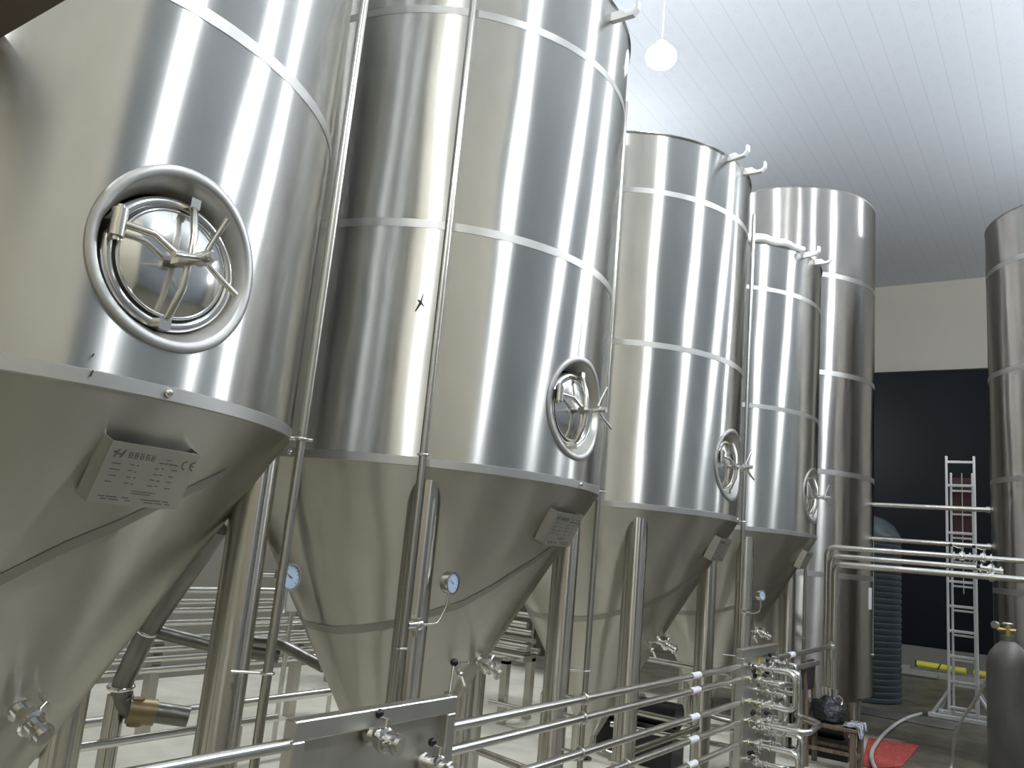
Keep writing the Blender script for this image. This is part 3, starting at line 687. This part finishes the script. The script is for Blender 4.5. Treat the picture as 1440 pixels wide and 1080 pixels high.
for v in range(len(k.v)):
    x,y,z=k.v[v]; w=1+.07*math.sin(19*x+15*z)+.06*math.cos(31*y-27*z)+.05*math.sin(6*math.atan2(y-8.2,x+1.92)+20*z); k.v[v]=(-1.92+(x+1.92)*w,8.20+(y-8.20)*w*.85,z if z<SH+.03 else SH+.018+(z-SH-.018)*(1+.1*math.sin(8*x)))
tag(k.build('plastic_bag',M_bag),'black plastic bag bundled on the seat of the wooden chair','bag')
q=MB(); V=[];F=[];nx,ny=10,9
for i in range(nx+1):
    for j in range(ny+1):
        u=i/nx;v=j/ny; x=-1.76+.135*u; y=8.045+.34*v; z=SH+.020+.010*abs(math.sin(7*u+5*v))+.006*math.sin(13*v)
        if u>.9: x=-1.624; z=SH-.02-.05*(.5+.5*math.sin(6*v))
        V.append((x,y,z))
for i in range(nx):
    for j in range(ny): a0=i*(ny+1)+j; F.append((a0,a0+ny+1,a0+ny+2,a0+1))
nv=len(V); V2=[(x,y,z+.008) for x,y,z in V]
q.add(V+V2,F+[tuple(i+nv for i in f[::-1]) for f in F],True)
tag(q.build('cloth_rag',M_cloth),'crumpled grey and white rag on the front edge of the wooden chair','cloth')

# ------------------------------------------------------------------ ladder tower
t=thing('step_ladder','aluminium ladder standing on a spread base in front of the dark doorway','ladder',(-1.27,12.5,0))
LW=.165
for s in(-1,1):
    MB().bbox((s*LW,0,1.72),(.028,.06,3.40),.004).build('rail',M_alu,t)
    MB().bbox((s*(LW-.035),.16,1.62),(.026,.05,3.18),.004).build('rail',M_alu,t)
for k in range(11):
    z=.16+.318*k; MB().bbox((0,0,z),(2*LW,.04,.034),.004).build('rung',M_alu,t)
for k in range(9): MB().bbox((0,.16,.42+.318*k),(2*LW-.07,.03,.026),.004).build('rung',M_alu,t)
for y,w in((0,.82),(.45,.70)): MB().bbox((0,y,.03),(w,.07,.055),.005).build('base_bar',M_alu,t)
for s in(-1,1):
    MB().tube([(s*.36,0,.05),(s*LW,0,.36)],.022,8).build('brace',M_alu,t); MB().tube([(s*.32,.45,.05),(s*(LW-.03),.16,.44)],.015,8).build('brace',M_alu,t)
    MB().bbox((s*.30,.225,.03),(.04,.45,.04),.004).build('base_bar',M_alu,t)
MB().tube([(.01,.08,3.2),(.012,.09,1.6)],.006,8).build('rope',M_hose,t)
MB().box((0,.205,2.72),(.22,.008,.86)).build('maroon_sheet',M_maroon,t,'maroon sheet behind the upper rungs')

# ------------------------------------------------------------------ gas cylinders
def gas(x,y,label,ht=1.335,r=.128):
    t=thing('gas_cylinder',label,'gas cylinder',(x,y,0),0,'steel gas cylinders at the right edge')
    MB().lathe([(0,0),(r*.9,0),(r,.03),(r,ht-.11),(r*.97,ht-.07),(r*.84,ht-.02),(r*.55,ht+.03),(r*.30,ht+.055),(r*.28,ht+.09),(0,ht+.09)],n=40).build('cylinder_body',M_cyl,t)
    v=MB(); v.cyl((0,0,ht+.09),(0,0,ht+.15),.016,12); v.cyl((-.06,0,ht+.125),(.045,0,ht+.125),.012,10); v.build('valve_body',M_brass,t)
    v=MB(); v.torus((0,0,ht+.165),.026,.007,n=20,m=8); v.cyl((0,0,ht+.14),(0,0,ht+.17),.01,8); v.build('valve_wheel',M_bright,t)
    v=MB(); v.lathe([(0,-.015),(.022,-.015),(.024,0),(.024,.01),(0,.01)],(-.07,-.02,ht+.15),20,(-.6,-.8,0)); v.build('regulator_gauge',M_bright,t)
    return t
gas(-.385,6.33,'dark grey gas cylinder with brass valve, left of the pair at the right edge')
gas(-.12,6.42,'brown-grey gas cylinder cut off by the right edge of the photo')

# ------------------------------------------------------------------ floor clutter
V=[(-1.93,10.05),(-1.45,10.16),(-1.42,8.9),(-1.60,8.55),(-1.72,8.6)]
m=MB(); n=len(V); P=[(x,y,.001) for x,y in V]+[(x,y,.012) for x,y in V]
m.add(P,[tuple(range(n))[::-1],tuple(range(n,2*n))]+[(i,(i+1)%n,n+(i+1)%n,n+i) for i in range(n)])
tag(m.build('floor_mat',M_red),'red mat lying on the floor right of the wooden chair','mat')
tag(MB().tube([(-1.75,12.40,.03),(-1.82,11.9,.03),(-1.85,11.2,.03),(-1.83,10.4,.035),(-1.79,9.8,.04),(-1.74,9.2,.04),(-1.66,8.75,.04),(-1.5,8.2,.03)],.019,10,.3).build('water_hose',M_hose),'grey hose curving over the red mat from the ladder foot','hose')
tag(MB().tube([(-0.487, 6.5, 1.214), (-0.559, 6.8, 1.069), (-0.672, 7.3, 0.868), (-0.82, 7.9, 0.65), (-0.95, 8.6, 0.39), (-1.053, 9.283, 0.025), (-0.967, 7.963, 0.02)],.012,10,.25).build('water_hose',M_hose),'pale hose hanging from the left gas cylinder down to the floor','hose')
y=thing('yellow_hose_roll','yellow hose lying along the doorstep behind the ladder','hose',(-2.1,17.6,.10))
MB().tube([(-.45,-.02,.10),(-.1,.0,.095),(.15,.02,.085),(.36,.02,.08)],.058,14).build('hose_length',M_yel,y)
MB().tube([(.48,.02,.075),(.68,.02,.075)],.056,14).build('hose_end',M_yel,y)
s=MB(); s.torus((-.08,0,.095),0.062,.010,axis=(1,.1,-.5),n=20,m=8); s.torus((-.46,-.02,.10),0.062,.010,axis=(1,0,0),n=20,m=8); s.build('tie_strap',M_dark,y)
tag(MB().bbox((-2.75,17.25,.05),(1.2,.20,.05),.006).build('plank',M_board),'grey plank on the floor at the foot of the doorstep','plank')
tag(MB().bbox((-3.05,17.55,.125),(.8,.16,.05),.006).build('plank',M_board),'short grey plank lying on the doorstep by the dark water tank','plank')
g=thing('floor_drain','dark slotted drain grating in the floor in front of the water tank','drain',(-2.1,11.95,0))
MB().box((0,0,.004),(1.6,.6,.008)).build('drain_tray',M_dark,g)
m=MB()
for k in range(7): m.box((0,-.27+k*.09,.012),(1.6,.035,.010))
m.build('drain_bars',M_sat,g)

# ------------------------------------------------------------------ camera, world, view
Mx=[[0.8246870529671302,0.5584172234167496,0.08978568516148829],[-0.03445821920607767,0.20805873063387162,-0.9775091793615894],[-0.5645386574872758,0.8030453095551645,0.19082540450347318]]
cam=bpy.data.cameras.new('camera'); cam.sensor_width=36; cam.lens=1146.737/1440*36; cam.clip_start=.05
co=bpy.data.objects.new('camera',cam); COL.objects.link(co)
r0,r1,r2=[Vector(v) for v in Mx]
co.matrix_world=Matrix(((r0.x,-r1.x,-r2.x,0),(r0.y,-r1.y,-r2.y,0),(r0.z,-r1.z,-r2.z,H),(0,0,0,1)))
S.camera=co
w=bpy.data.worlds.new('world'); S.world=w; w.use_nodes=True; w.node_tree.nodes['Background'].inputs[0].default_value=(.5,.55,.6,1); w.node_tree.nodes['Background'].inputs[1].default_value=.05
S.view_settings.view_transform='Standard'; S.view_settings.look='None'; S.view_settings.gamma=1; S.view_settings.exposure=0.12
